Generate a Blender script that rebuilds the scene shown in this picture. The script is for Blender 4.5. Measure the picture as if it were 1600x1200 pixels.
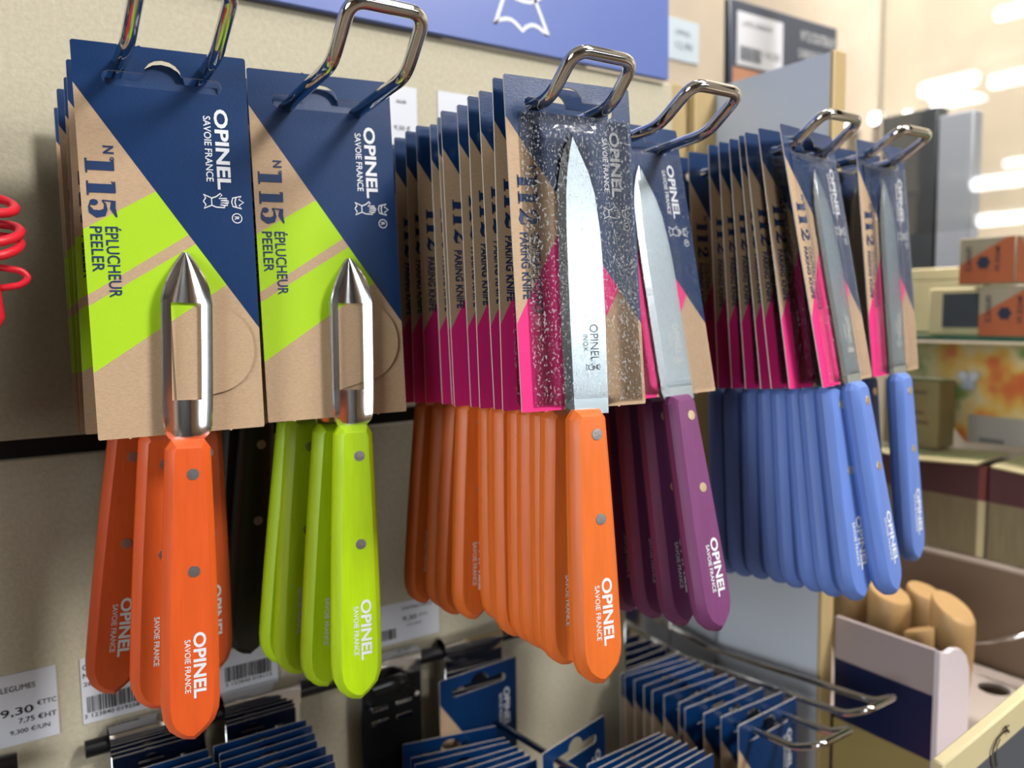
import bpy, bmesh, math, random
from mathutils import Vector, Matrix, Euler
random.seed(7)
for o in list(bpy.data.objects):
    bpy.data.objects.remove(o, do_unlink=True)
S = bpy.context.scene
COL = S.collection
Z0 = 1.40                      # eye height above the floor
rad = math.radians
# ------------------------------------------------------------------ camera
YAW, PIT, ROL = rad(33.4), rad(5.2), rad(.74)
F = Vector((math.sin(YAW)*math.cos(PIT), math.cos(YAW)*math.cos(PIT), -math.sin(PIT)))
R0 = Vector((math.cos(YAW), -math.sin(YAW), 0)); U0 = R0.cross(F)
R = R0*math.cos(ROL) - U0*math.sin(ROL); U = U0*math.cos(ROL) + R0*math.sin(ROL)
cd = bpy.data.cameras.new('camera'); cam = bpy.data.objects.new('camera', cd); COL.objects.link(cam)
m = Matrix((R, U, -F)).transposed().to_4x4(); m.translation = Vector((0, -.42, Z0)); cam.matrix_world = m
cd.sensor_width = 36; cd.lens = 36*1260/1600; cd.clip_start = .02; cd.clip_end = 60
cd.dof.use_dof = True; cd.dof.focus_distance = .295; cd.dof.aperture_fstop = 8.5
S.camera = cam
# ------------------------------------------------------------------ world, lamps, exposure
W = bpy.data.worlds.new('world'); S.world = W; W.use_nodes = True
W.node_tree.nodes['Background'].inputs[0].default_value = (1, .97, .93, 1)
W.node_tree.nodes['Background'].inputs[1].default_value = .03
def area(name, loc, target, size, power, color=(1, .96, .9), size_y=None):
    d = bpy.data.lights.new(name, 'AREA'); d.energy = power; d.color = color
    d.shape = 'RECTANGLE'; d.size = size; d.size_y = size_y or size
    o = bpy.data.objects.new(name, d); COL.objects.link(o); o.location = loc
    o.rotation_euler = (Vector(target)-Vector(loc)).to_track_quat('-Z', 'Y').to_euler()
    return o
area('ceiling_panel_lamp', (1.05, -1.55, Z0+1.35), (.15, -.05, Z0), .42, 42, (1, .985, .97))
area('shop_window_light', (-2.4, -1.22, Z0+.36), (.2, -.1, Z0), 1.0, 44, (.9, .96, 1), 1.4)
area('case_fill', (.60, .10, Z0+1.15), (.95, .02, Z0+.12), .3, 6.5, (1, .97, .93)).data.spread = rad(75)  # added fill to brighten the case back, not a lamp of the case
area('overhead_chrome_fill', (.70, -.80, Z0+1.58), (.55, -.60, Z0), .7, 9, (1, .98, .96), .5)  # added light that puts bright reflections on the chrome lips and hooks
S.view_settings.view_transform = 'Standard'; S.view_settings.look = 'None'
S.view_settings.gamma = 1; S.view_settings.use_curve_mapping = False
S.view_settings.exposure = -.04
S.cycles.transparent_max_bounces = 24; S.cycles.max_bounces = 8; S.cycles.diffuse_bounces = 1
S.cycles.sample_clamp_indirect = 6

# ------------------------------------------------------------------ material helpers
def lin(c): 
    return tuple((v/12.92 if v <= .04045 else ((v+.055)/1.055)**2.4) for v in (x/255 for x in c))+(1,)
def new_mat(name):
    mt = bpy.data.materials.new(name); mt.use_nodes = True
    return mt, mt.node_tree, mt.node_tree.nodes['Principled BSDF']
def N(nt, t, **kw):
    n = nt.nodes.new(t)
    for k, v in kw.items():
        if k.startswith('i_'): n.inputs[k[2:].replace('_', ' ')].default_value = v
        else: setattr(n, k, v)
    return n
def mat(name, color, rough=.5, metal=0, var=.0, scale=200, stretch=(1, 1, 1), bump=0, bscale=None, bstretch=None, coat=0, spec=.5):
    mt, nt, b = new_mat(name)
    b.inputs['Roughness'].default_value = rough; b.inputs['Metallic'].default_value = metal
    b.inputs['Coat Weight'].default_value = coat; b.inputs['Specular IOR Level'].default_value = spec
    c = lin(color)
    b.inputs['Base Color'].default_value = c
    if var or bump:
        tc = N(nt, 'ShaderNodeTexCoord')
    if var:
        mp = N(nt, 'ShaderNodeMapping'); mp.inputs['Scale'].default_value = stretch
        nt.links.new(tc.outputs['Object'], mp.inputs[0])
        nz = N(nt, 'ShaderNodeTexNoise'); nz.inputs['Scale'].default_value = scale; nz.inputs['Detail'].default_value = 5
        nt.links.new(mp.outputs[0], nz.inputs['Vector'])
        mx = N(nt, 'ShaderNodeMix', data_type='RGBA')
        mx.inputs['A'].default_value = tuple(v*(1-var) for v in c[:3])+(1,); mx.inputs['B'].default_value = tuple(min(1, v*(1+var)) for v in c[:3])+(1,)
        nt.links.new(nz.outputs['Fac'], mx.inputs['Factor']); nt.links.new(mx.outputs['Result'], b.inputs['Base Color'])
    if bump:
        mp = N(nt, 'ShaderNodeMapping'); mp.inputs['Scale'].default_value = bstretch or stretch
        nt.links.new(tc.outputs['Object'], mp.inputs[0])
        nz = N(nt, 'ShaderNodeTexNoise'); nz.inputs['Scale'].default_value = bscale or scale; nz.inputs['Detail'].default_value = 3
        nt.links.new(mp.outputs[0], nz.inputs['Vector'])
        bp = N(nt, 'ShaderNodeBump'); bp.inputs['Strength'].default_value = bump; bp.inputs['Distance'].default_value = .0004
        nt.links.new(nz.outputs['Fac'], bp.inputs['Height']); nt.links.new(bp.outputs[0], b.inputs['Normal'])
    return mt

NAVY, KRAFT, LIME, PINK = lin((7, 50, 98)), lin((196, 165, 132)), lin((178, 222, 20)), lin((238, 38, 130))
def print_mat(name, layers, bump_scale=2600, navy_gloss=.36):
    """kraft board printed with flat coloured areas; layers = [(colour, [half planes in mm])]; a half plane keeps the left side of p->q"""
    mt, nt, b = new_mat(name)
    tc = N(nt, 'ShaderNodeTexCoord')
    mp = N(nt, 'ShaderNodeMapping'); mp.inputs['Scale'].default_value = (1, 1, 2.2)
    nt.links.new(tc.outputs['Object'], mp.inputs[0])
    nz = N(nt, 'ShaderNodeTexNoise'); nz.inputs['Scale'].default_value = 900; nz.inputs['Detail'].default_value = 6
    nt.links.new(mp.outputs[0], nz.inputs['Vector'])
    mx = N(nt, 'ShaderNodeMix', data_type='RGBA')
    mx.inputs['A'].default_value = tuple(v*.80 for v in KRAFT[:3])+(1,); mx.inputs['B'].default_value = tuple(v*1.2 for v in KRAFT[:3])+(1,)
    nt.links.new(nz.outputs['Fac'], mx.inputs['Factor'])
    cur = mx.outputs['Result']; navy_mask = None
    for colr, hps in layers:
        mask = None
        for (x0, z0), (x1, z1) in hps:
            dx, dz = x1-x0, z1-z0; a, bb = -dz, dx; c = -(a*x0+bb*z0)
            d = N(nt, 'ShaderNodeVectorMath', operation='DOT_PRODUCT'); d.inputs[1].default_value = (a*1000, 0, bb*1000)
            nt.links.new(tc.outputs['Object'], d.inputs[0])
            g = N(nt, 'ShaderNodeMath', operation='GREATER_THAN'); g.inputs[1].default_value = -c
            nt.links.new(d.outputs['Value'], g.inputs[0])
            if mask is None: mask = g.outputs[0]
            else:
                mu = N(nt, 'ShaderNodeMath', operation='MULTIPLY'); nt.links.new(mask, mu.inputs[0]); nt.links.new(g.outputs[0], mu.inputs[1]); mask = mu.outputs[0]
        mm = N(nt, 'ShaderNodeMix', data_type='RGBA'); mm.inputs['B'].default_value = colr
        nt.links.new(mask, mm.inputs['Factor']); nt.links.new(cur, mm.inputs['A']); cur = mm.outputs['Result']
        if colr is NAVY: navy_mask = mask
    nt.links.new(cur, b.inputs['Base Color'])
    rr = N(nt, 'ShaderNodeMapRange'); rr.inputs['To Min'].default_value = .62; rr.inputs['To Max'].default_value = navy_gloss
    nt.links.new(navy_mask, rr.inputs['Value']); nt.links.new(rr.outputs[0], b.inputs['Roughness'])
    n2 = N(nt, 'ShaderNodeTexNoise'); n2.inputs['Scale'].default_value = bump_scale; n2.inputs['Detail'].default_value = 2
    nt.links.new(tc.outputs['Object'], n2.inputs['Vector'])
    bp = N(nt, 'ShaderNodeBump'); bp.inputs['Strength'].default_value = .22; bp.inputs['Distance'].default_value = .0002
    nt.links.new(n2.outputs['Fac'], bp.inputs['Height']); nt.links.new(bp.outputs[0], b.inputs['Normal'])
    return mt
NL = ((-29, -14.4), (30, -102.5))        # right/upper side of the navy diagonal
NLr = ((-29, -14.4), (30, -102.5))
# half-plane convention: point is kept when left of p->q
M_PEEL = print_mat('printed_board_peeler', [
    (LIME, [((-28.6, -87.4), (4.6, -66.5)), ((-4.8, -50.6), (-28.7, -64.5))]),
    (LIME, [((-28.1, -114.7), (17.2, -84.8)), ((6.6, -70), (-28.7, -91.4))]),
    (NAVY, [NL])])
M_KNIFE = print_mat('printed_board_knife', [
    (PINK, [((-10.1, -124.5), (16.6, -81.1)), ((-10.8, -63), (-27.1, -91.1))]),
    (NAVY, [((-26.4, -17), (27.4, -92.6))])], navy_gloss=.3)
M_KRAFT = mat('kraft_board', (186, 155, 122), .7, var=.2, scale=700)
M_EDGE = mat('board_cut_edge', (222, 212, 200), .8)
M_WHITE = mat('white_ink', (236, 238, 242), .55)
M_INK = mat('navy_ink', (22, 52, 98), .5)
M_BLACK = mat('black_ink', (30, 30, 34), .6)
M_CHROME = mat('chrome', (205, 203, 200), .07, 1)
M_STEEL = mat('brushed_steel', (206, 220, 228), .3, 1, bump=.05, bscale=60, bstretch=(1, 1, 60))
M_STEELB = mat('ground_steel_bevel', (150, 156, 160), .3, 1, bump=.2, bscale=60, bstretch=(1, 1, 60))
M_POLISH = mat('polished_steel', (228, 228, 228), .17, 1)
M_RIVET = mat('aluminium_rivet', (176, 176, 180), .42, 1, bump=.3, bscale=1500)
M_BRASS = mat('pale_brass_rivet', (225, 205, 170), .4, 1, bump=.3, bscale=1500)
M_ENGR = mat('engraved_mark', (96, 104, 110), .5, .6)
M_ENGRL = mat('pale_etched_mark', (235, 235, 230), .5, 0)
def wood(name, c, r=.42):
    return mat(name, c, r, var=.16, scale=120, stretch=(3, 3, .35), bump=.16, bscale=500, bstretch=(2, 2, .12))
M_ORANGE = wood('orange_lacquered_wood', (232, 94, 36))
M_ORANGE2 = wood('bright_orange_lacquered_wood', (238, 116, 44))
M_GREEN = wood('lime_lacquered_wood', (186, 226, 14))
M_PURPLE = wood('plum_lacquered_wood', (124, 62, 114), .5)
M_BLUE = wood('blue_lacquered_wood', (104, 136, 212), .5)
M_MDF = mat('raw_fibreboard', (200, 191, 166), .75, var=.2, scale=420, bump=.6, bscale=700)
M_DARK = mat('dark_gap', (22, 18, 16), .9)
M_SIGN = mat('navy_sign_board', (106, 124, 190), .3, var=.05, scale=9)
M_PAPER = mat('label_paper', (226, 228, 236), .6)
M_GREYBOARD = mat('grey_melamine', (206, 212, 222), .42)
M_WOODEDGE = mat('pale_wood_edge', (194, 168, 118), .6, var=.12, scale=60, stretch=(3, 3, .3))
M_BLACKMETAL = mat('black_metal', (20, 20, 22), .35, .3)
M_RED = mat('red_rubber', (226, 28, 48), .45)

def film_mat(name='embossed_plastic_film', glint_fleck=.30):
    mt, nt, b = new_mat(name)
    nt.nodes.remove(b)
    tr = N(nt, 'ShaderNodeBsdfTransparent'); gl = N(nt, 'ShaderNodeBsdfGlossy'); gl.inputs['Roughness'].default_value = .08
    tc = N(nt, 'ShaderNodeTexCoord')
    n1 = N(nt, 'ShaderNodeTexNoise'); n1.inputs['Scale'].default_value = 900; n1.inputs['Detail'].default_value = 3
    n2 = N(nt, 'ShaderNodeTexNoise'); n2.inputs['Scale'].default_value = 110; n2.inputs['Detail'].default_value = 2
    ad = N(nt, 'ShaderNodeMath', operation='MULTIPLY_ADD'); ad.inputs[1].default_value = .8
    nt.links.new(tc.outputs['Object'], n1.inputs['Vector']); nt.links.new(tc.outputs['Object'], n2.inputs['Vector'])
    rp = N(nt, 'ShaderNodeMapRange'); rp.inputs['From Min'].default_value = .44; rp.inputs['From Max'].default_value = .7
    nt.links.new(n1.outputs['Fac'], rp.inputs['Value'])
    nt.links.new(n2.outputs['Fac'], ad.inputs[0]); nt.links.new(rp.outputs[0], ad.inputs[2])
    bp = N(nt, 'ShaderNodeBump'); bp.inputs['Strength'].default_value = .95; bp.inputs['Distance'].default_value = .0005
    nt.links.new(ad.outputs[0], bp.inputs['Height']); nt.links.new(bp.outputs[0], gl.inputs['Normal'])
    fr = N(nt, 'ShaderNodeFresnel'); fr.inputs['IOR'].default_value = 1.36
    # white diffuse flecks painted in for the glints of the embossed film
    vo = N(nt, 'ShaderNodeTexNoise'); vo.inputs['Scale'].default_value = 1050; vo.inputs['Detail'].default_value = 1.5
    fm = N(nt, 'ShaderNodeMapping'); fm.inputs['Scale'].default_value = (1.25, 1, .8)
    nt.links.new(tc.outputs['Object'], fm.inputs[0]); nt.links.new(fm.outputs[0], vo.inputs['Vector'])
    vr = N(nt, 'ShaderNodeMapRange'); vr.inputs['From Min'].default_value = .575; vr.inputs['From Max'].default_value = .66; vr.inputs['To Max'].default_value = glint_fleck
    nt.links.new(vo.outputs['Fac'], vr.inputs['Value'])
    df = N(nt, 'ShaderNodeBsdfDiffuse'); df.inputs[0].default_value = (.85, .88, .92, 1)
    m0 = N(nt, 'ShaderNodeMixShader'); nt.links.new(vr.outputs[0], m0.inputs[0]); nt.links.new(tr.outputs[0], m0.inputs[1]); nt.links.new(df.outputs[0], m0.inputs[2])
    mx = N(nt, 'ShaderNodeMixShader'); nt.links.new(fr.outputs[0], mx.inputs[0])
    nt.links.new(m0.outputs[0], mx.inputs[1]); nt.links.new(gl.outputs[0], mx.inputs[2])
    nt.links.new(mx.outputs[0], nt.nodes['Material Output'].inputs[0])
    return mt
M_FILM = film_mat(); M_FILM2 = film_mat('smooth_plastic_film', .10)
def pane_mat(name, tint, ior=1.5, rough=.0):
    mt, nt, b = new_mat(name); nt.nodes.remove(b)
    tr = N(nt, 'ShaderNodeBsdfTransparent'); tr.inputs[0].default_value = tint
    gl = N(nt, 'ShaderNodeBsdfGlossy'); gl.inputs['Roughness'].default_value = rough
    fr = N(nt, 'ShaderNodeFresnel'); fr.inputs['IOR'].default_value = ior
    mx = N(nt, 'ShaderNodeMixShader'); nt.links.new(fr.outputs[0], mx.inputs[0])
    nt.links.new(tr.outputs[0], mx.inputs[1]); nt.links.new(gl.outputs[0], mx.inputs[2])
    nt.links.new(mx.outputs[0], nt.nodes['Material Output'].inputs[0])
    return mt
M_PANE = pane_mat('clear_acrylic', (.97, .97, .95, 1), 1.6, .02)
M_SHELFGLASS = mat('green_shelf_glass', (30, 120, 96), .08)
M_SHELFGLASS.node_tree.nodes['Principled BSDF'].inputs['Transmission Weight'].default_value = .75

def emit(name, c, s):
    mt, nt, b = new_mat(name); b.inputs['Emission Color'].default_value = c; b.inputs['Emission Strength'].default_value = s
    b.inputs['Base Color'].default_value = (.8, .8, .8, 1); return mt
M_TUBE = emit('lit_tube', (.95, .98, 1, 1), 26); M_SPOT = emit('lit_spot', (1, 1, .98, 1), 5); M_TUBE2 = emit('lit_blade_fill_tube', (.95, .98, 1, 1), 14)

# ------------------------------------------------------------------ mesh helpers
class MB:
    def __init__(s): s.v = []; s.f = []; s.m = []
    def add(s, vs, fs, mi=0):
        k = len(s.v); s.v += [tuple(v) for v in vs]; s.f += [tuple(i+k for i in f) for f in fs]; s.m += [mi]*len(fs); return s
    def box(s, x0, x1, y0, y1, z0, z1, mi=0):
        vs = [(x, y, z) for x in (x0, x1) for y in (y0, y1) for z in (z0, z1)]
        return s.add(vs, [(0, 1, 3, 2), (4, 6, 7, 5), (0, 4, 5, 1), (2, 3, 7, 6), (0, 2, 6, 4), (1, 5, 7, 3)], mi)
    def tube(s, pts, r, fillet=0, seg=12, closed=False, mi=0, caps=True):
        P = [Vector(p) for p in pts]
        if fillet:
            Q = []
            n = len(P)
            for i, p in enumerate(P):
                if not closed and i in (0, n-1): Q.append(p); continue
                a, b = P[i-1], P[(i+1) % n]
                da, db = (a-p), (b-p); fl = min(fillet, da.length*.48, db.length*.48)
                A, B = p+da.normalized()*fl, p+db.normalized()*fl
                for k in range(7):
                    t = k/6; Q.append(A*(1-t)**2+p*2*t*(1-t)+B*t*t)
            P = Q
        n = len(P); rings = []
        up = None
        for i in range(n):
            if closed: d = (P[(i+1) % n]-P[i-1])
            else: d = P[min(i+1, n-1)]-P[max(i-1, 0)]
            d.normalize()
            if up is None:
                up = Vector((0, 0, 1)) if abs(d.z) < .9 else Vector((0, 1, 0))
            x = d.cross(up).normalized(); up = x.cross(d).normalized()
            rr = r[i] if isinstance(r, (list, tuple)) else r
            rings.append([P[i]+(x*math.cos(2*math.pi*k/seg)+up*math.sin(2*math.pi*k/seg))*rr for k in range(seg)])
        vs = [v for ring in rings for v in ring]; fs = []
        for i in range(n if closed else n-1):
            j = (i+1) % n
            for k in range(seg):
                l = (k+1) % seg; fs.append((i*seg+k, j*seg+k, j*seg+l, i*seg+l))
        if not closed and caps:
            fs.append(tuple(range(seg))); fs.append(tuple((n-1)*seg+k for k in reversed(range(seg))))
        return s.add(vs, fs, mi)
    def stroke(s, pts, w, conv, closed=False, mi=0):
        """flat ribbon along a 2D polyline; conv maps (a,b) to 3D"""
        n = len(pts); L = []; Rr = []
        for i in range(n):
            a = pts[i-1] if (i > 0 or closed) else pts[i]; b = pts[(i+1) % n] if (i < n-1 or closed) else pts[i]
            d = Vector((b[0]-a[0], b[1]-a[1]));
            if d.length < 1e-9: d = Vector((1, 0))
            d.normalize(); nn = Vector((-d.y, d.x)); ww = (w[i] if isinstance(w, (list, tuple)) else w)/2
            L.append(conv(pts[i][0]+nn.x*ww, pts[i][1]+nn.y*ww)); Rr.append(conv(pts[i][0]-nn.x*ww, pts[i][1]-nn.y*ww))
        fs = [(i, (i+1) % n, n+(i+1) % n, n+i) for i in range(n if closed else n-1)]
        return s.add(L+Rr, fs, mi)
    def disc(s, c, r, conv, seg=14, mi=0):
        return s.add([conv(c[0]+r*math.cos(6.2832*k/seg), c[1]+r*math.sin(6.2832*k/seg)) for k in range(seg)], [tuple(range(seg))], mi)
    def mesh(s, name, mats, smooth=None):
        me = bpy.data.meshes.new(name); me.from_pydata(s.v, [], s.f)
        for mm in (mats if isinstance(mats, (list, tuple)) else [mats]): me.materials.append(mm)
        me.polygons.foreach_set('material_index', s.m)
        bm = bmesh.new(); bm.from_mesh(me); bmesh.ops.recalc_face_normals(bm, faces=bm.faces); bm.to_mesh(me); bm.free()
        if smooth is not None:
            me.shade_smooth(); me.set_sharp_from_angle(angle=rad(smooth))
        me.update(); return me
    def build(s, name, mats, parent=None, smooth=None): return obj(name, s.mesh(name, mats, smooth), parent)
def obj(name, me, parent=None, loc=None, rot=None):
    o = bpy.data.objects.new(name, me); COL.objects.link(o)
    if parent: o.parent = parent
    if loc: o.location = loc
    if rot: o.rotation_euler = rot
    return o
def tag(o, label=None, cat=None, group=None, kind=None):
    for k, v in (('label', label), ('category', cat), ('group', group), ('kind', kind)):
        if v: o[k] = v
    return o
def empty(name, loc=(0, 0, 0), rot=(0, 0, 0), **kw):
    o = bpy.data.objects.new(name, None); COL.objects.link(o); o.location = loc; o.rotation_euler = rot; o.empty_display_size = .01
    return tag(o, **kw)
def dup(root):
    r = root.copy(); COL.objects.link(r)
    for ch in root.children:
        c = ch.copy(); COL.objects.link(c); c.parent = r
        for g in ch.children:
            d = g.copy(); COL.objects.link(d); d.parent = c
    return r
def child(o, stem):
    return next(c for c in o.children if c.name.split('.')[0] == stem)
def bevel_box(name, x0, x1, y0, y1, z0, z1, mats, parent=None, w=.001, seg=2):
    bm = bmesh.new()
    vs = [bm.verts.new((x, y, z)) for x in (x0, x1) for y in (y0, y1) for z in (z0, z1)]
    for f in [(0, 1, 3, 2), (4, 6, 7, 5), (0, 4, 5, 1), (2, 3, 7, 6), (0, 2, 6, 4), (1, 5, 7, 3)]: bm.faces.new([vs[i] for i in f])
    bmesh.ops.recalc_face_normals(bm, faces=bm.faces)
    bmesh.ops.bevel(bm, geom=list(bm.edges), offset=w, segments=seg, affect='EDGES', profile=.5)
    me = bpy.data.meshes.new(name); bm.to_mesh(me); bm.free()
    for mm in (mats if isinstance(mats, (list, tuple)) else [mats]): me.materials.append(mm)
    me.shade_smooth(); me.set_sharp_from_angle(angle=rad(40))
    return obj(name, me, parent)
def plate(outline, holes, y0, y1, front=0, side=1, back=2):
    """a flat board cut to an outline (x,z) with holes; y0 = front (towards -y), y1 = back"""
    bm = bmesh.new(); loops = []
    for lp in [outline]+holes:
        vs = [bm.verts.new((x, y0, z)) for x, z in lp]
        for i in range(len(vs)): bm.edges.new((vs[i], vs[(i+1) % len(vs)]))
        loops.append(lp)
    bmesh.ops.triangle_fill(bm, edges=list(bm.edges), use_beauty=True)
    tri = [[tuple(v.co) for v in f.verts] for f in bm.faces]; bm.free()
    M = MB()
    for t in tri:
        M.add(t, [(0, 1, 2)], front); M.add([(x, y1, z) for x, y, z in t], [(2, 1, 0)], back)
    for lp in loops:
        n = len(lp)
        for i in range(n):
            (x, z), (u, w) = lp[i], lp[(i+1) % n]
            M.add([(x, y0, z), (u, y0, w), (u, y1, w), (x, y1, z)], [(0, 1, 2, 3)], side)
    return M

# ------------------------------------------------------------------ lettering
_glyph = {}
def glyph_mesh(text, bold):
    k = (text, bold)
    if k in _glyph: return _glyph[k]
    cu = bpy.data.curves.new('t', 'FONT'); cu.body = text; cu.size = 1; cu.offset = bold; cu.resolution_u = 3
    o = bpy.data.objects.new('t', cu); COL.objects.link(o)
    dg = bpy.context.evaluated_depsgraph_get(); me = bpy.data.meshes.new_from_object(o.evaluated_get(dg))
    vs = [(v.co.x, v.co.y) for v in me.vertices]; fs = [tuple(p.vertices) for p in me.polygons]
    bpy.data.objects.remove(o); bpy.data.curves.remove(cu); bpy.data.meshes.remove(me)
    _glyph[k] = (vs, fs); return _glyph[k]
def conv_down(u0, v0, y):          # text runs down the card, letter tops to the right; (along, up) -> 3D, metres
    return lambda a, b: (u0+b, y, -v0-a)
def conv_right(x0, z0, y):         # ordinary writing on a wall that faces the viewer (-y)
    return lambda a, b: (x0+a, y, z0+b)
def conv_left_face(y0, z0, x):     # writing on a face that looks towards -x, read from the left: runs towards -y
    return lambda a, b: (x, y0-a, z0+b)
def text(M, s, length, height, conv, bold=.0, mi=0):
    vs, fs = glyph_mesh(s, bold)
    x0 = min(v[0] for v in vs); x1 = max(v[0] for v in vs)
    y0 = min(v[1] for v in vs); y1 = max(v[1] for v in vs)
    M.add([conv((x-x0)/(x1-x0)*length, (y-y0)/(y1-y0)*height) for x, y in vs], fs, mi)
def digit(M, ch, w, h, conv, mi=0):
    c = lambda a, b: conv(a*w, b*h)
    if ch == '1':
        M.stroke([(.5, 0), (.5, 1)], .62, c, mi=mi); M.stroke([(0, .02), (1, .02)], .07, c, mi=mi); M.stroke([(.0, .88), (.3, .98)], .07, c, mi=mi)
        M.stroke([(0, .98), (.75, .98)], .05, c, mi=mi)
    elif ch == '5':
        M.stroke([(.12, .9), (.5, .86), (.92, .98)], [.16, .2, .06], c, mi=mi); M.stroke([(.16, .9), (.12, .5)], .07, c, mi=mi)
        M.stroke([(.12, .5), (.3, .6), (.55, .6), (.74, .48), (.78, .3), (.66, .1), (.42, .03), (.2, .1)], [.05, .08, .14, .34, .38, .22, .07, .06], c, mi=mi)
        M.disc((.22, .2), .15, c, mi=mi)
    elif ch == '2':
        M.stroke([(.12, .72), (.25, .94), (.5, .98), (.74, .88), (.78, .7), (.6, .47), (.32, .24), (.1, .06)], [.05, .06, .1, .3, .34, .2, .1, .07], c, mi=mi)
        M.disc((.24, .73), .14, c, mi=mi)
        M.stroke([(.06, .06), (.35, .14), (.65, .07), (.9, .12), (.95, .34)], [.06, .2, .22, .14, .03], c, mi=mi)
HAND = [([(.3, 0), (1.4, 2.6), (3.9, 2.6), (5, 0), (3.8, .7), (2.6, -.1), (1.5, .7)], True),
        ([(1.5, 2.6), (.9, 4.2), (-.2, 5.6), (.3, 6.1), (1.5, 5), (1.4, 7.6), (2, 7.7), (2.2, 5.6), (2.3, 8.2), (2.9, 8.2), (3, 5.6), (3.2, 7.9), (3.8, 7.8), (3.7, 5.4), (4.1, 7), (4.6, 6.8), (4.5, 4), (3.9, 2.6)], False),
        ([(1.2, 9.6), (.5, 12.5), (1.6, 11.6), (2.6, 13.2), (3.7, 11.6), (4.8, 12.5), (4.1, 9.6), (2.6, 9.2)], True), ([(1, 10.7), (2.6, 10.3), (4.3, 10.7)], False)]
def hand(M, s, conv, w=.42, mi=0):
    for pts, cl in HAND: M.stroke([(x*s, y*s) for x, y in pts], w*s, conv, cl, mi)
mm = .001
def brand_block(M, conv0, L, H, h2, gap, lead=.0028, bold=.03, mi=0):
    """big word with the small line under it"""
    text(M, 'OPINEL', L, H, conv0, bold, mi)
    text(M, 'SAVOIE FRANCE', L*.81, h2, lambda a, b: conv0(a+lead, b-gap-h2), .012, mi)
def ring(M, c, r, w, conv, mi=0):
    M.stroke([(c[0]+r*math.cos(k*.3927), c[1]+r*math.sin(k*.3927)) for k in range(16)], w, conv, True, mi)
def board_lettering(kind, parent):
    y = -.00072
    M = MB()
    if kind == 'peeler':
        brand_block(M, conv_down(16.6*mm, 19.5*mm, y), 29.4*mm, 5*mm, 2.6*mm, 1.2*mm)
        hand(M, mm*1.08, conv_down(11.4*mm, 50.6*mm, y))
        ring(M, (59.4*mm, 23*mm), 1.75*mm, .35*mm, lambda a, b: (b, y, -a)); text(M, 'R', 1.3*mm, 1.7*mm, conv_down(22.1*mm, 58.75*mm, y), .02)
        o = obj('lettering', M.mesh('lettering', M_WHITE), parent); o['label'] = 'white lettering and crowned hand mark on the blue print'
        D = MB(); cN = lambda u, v: conv_down(u*mm, v*mm, y)
        text(D, 'N', 2.8*mm, 3.4*mm, cN(-21.1, 35.4), .03); ring(D, (39.9*mm, -18.4*mm), .5*mm, .3*mm, lambda a, b: (b, y, -a))
        digit(D, '1', 5*mm, 9*mm, cN(-26.9, 40)); digit(D, '1', 5*mm, 9*mm, cN(-26.9, 47.8)); digit(D, '5', 7.2*mm, 9*mm, cN(-26.9, 53.6))
        text(D, '\u00c9PLUCHEUR', 25*mm, 5.2*mm, cN(-22.1, 63.6), .01); text(D, 'PEELER', 15.9*mm, 3.8*mm, cN(-26.9, 63.6), .01)
    else:
        brand_block(M, conv_down(17*mm, 17.6*mm, y), 25.6*mm, 4.6*mm, 2.3*mm, 1.1*mm)
        hand(M, mm*.95, conv_down(12.6*mm, 47*mm, y))
        ring(M, (54.6*mm, 23*mm), 1.5*mm, .32*mm, lambda a, b: (b, y, -a)); text(M, 'R', 1.1*mm, 1.5*mm, conv_down(22.2*mm, 54*mm, y), .02)
        o = obj('lettering', M.mesh('lettering', M_WHITE), parent); o['label'] = 'white lettering and crowned hand mark on the blue print'
        D = MB(); cN = lambda u, v: conv_down(u*mm, v*mm, y)
        text(D, 'N', 2.5*mm, 3*mm, cN(-18.8, 33.2), .03); ring(D, (37.0*mm, -16.4*mm), .48*mm, .28*mm, lambda a, b: (b, y, -a))
        digit(D, '1', 4.6*mm, 8*mm, cN(-24.1, 36.9)); digit(D, '1', 4.6*mm, 8*mm, cN(-24.1, 43)); digit(D, '2', 6.6*mm, 8*mm, cN(-24.1, 48.9))
        text(D, "COUTEAU D'OFFICE", 30*mm, 3.7*mm, cN(-19.8, 58.2), .012); text(D, 'PARING KNIFE', 24.6*mm, 3.6*mm, cN(-24.4, 58.2), .022)
    o = obj('lettering', D.mesh('lettering', M_INK), parent); o['label'] = 'dark blue number and product words'

# ------------------------------------------------------------------ product prototypes
def euro_slot(cx, top, w, dy=.0):
    """hang-hole outline (x,z): long slot with a round bump on top"""
    pts = []; h = w/2; zb, zt = -top-.0052, -top; rb = .0062
    pts += [(cx-h+.002, zb), (cx+h-.002, zb), (cx+h-.0006, zb+.0008), (cx+h, zb+.0026), (cx+h-.0006, zt-.0008), (cx+h-.002, zt), (cx+rb, zt)]
    for k in range(1, 8):
        a = math.pi*k/8; pts.append((cx+rb*math.cos(a), zt+.0052*math.sin(a)))
    pts += [(cx-rb, zt), (cx-h+.002, zt), (cx-h+.0006, zt-.0008), (cx-h, zb+.0026), (cx-h+.0006, zb+.0008)]
    return pts
def rough_rect(w, h):
    return [(-w/2, -.0006), (-w/2+.0006, 0), (-w/2+.021, 0), (-w/2+.0213, .0003), (-w/2+.022, .0003), (-w/2+.0223, 0), (w/2-.0006, 0), (w/2, -.0006),
            (w/2, -h+.0005), (w/2-.0004, -h), (w/2-.012, -h), (w/2-.0122, -h-.0004), (w/2-.0128, -h-.0004), (w/2-.013, -h),
            (-w/2+.011, -h), (-w/2+.0108, -h-.0004), (-w/2+.0101, -h-.0004), (-w/2+.0099, -h), (-w/2+.0004, -h), (-w/2, -h+.0005)]
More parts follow.
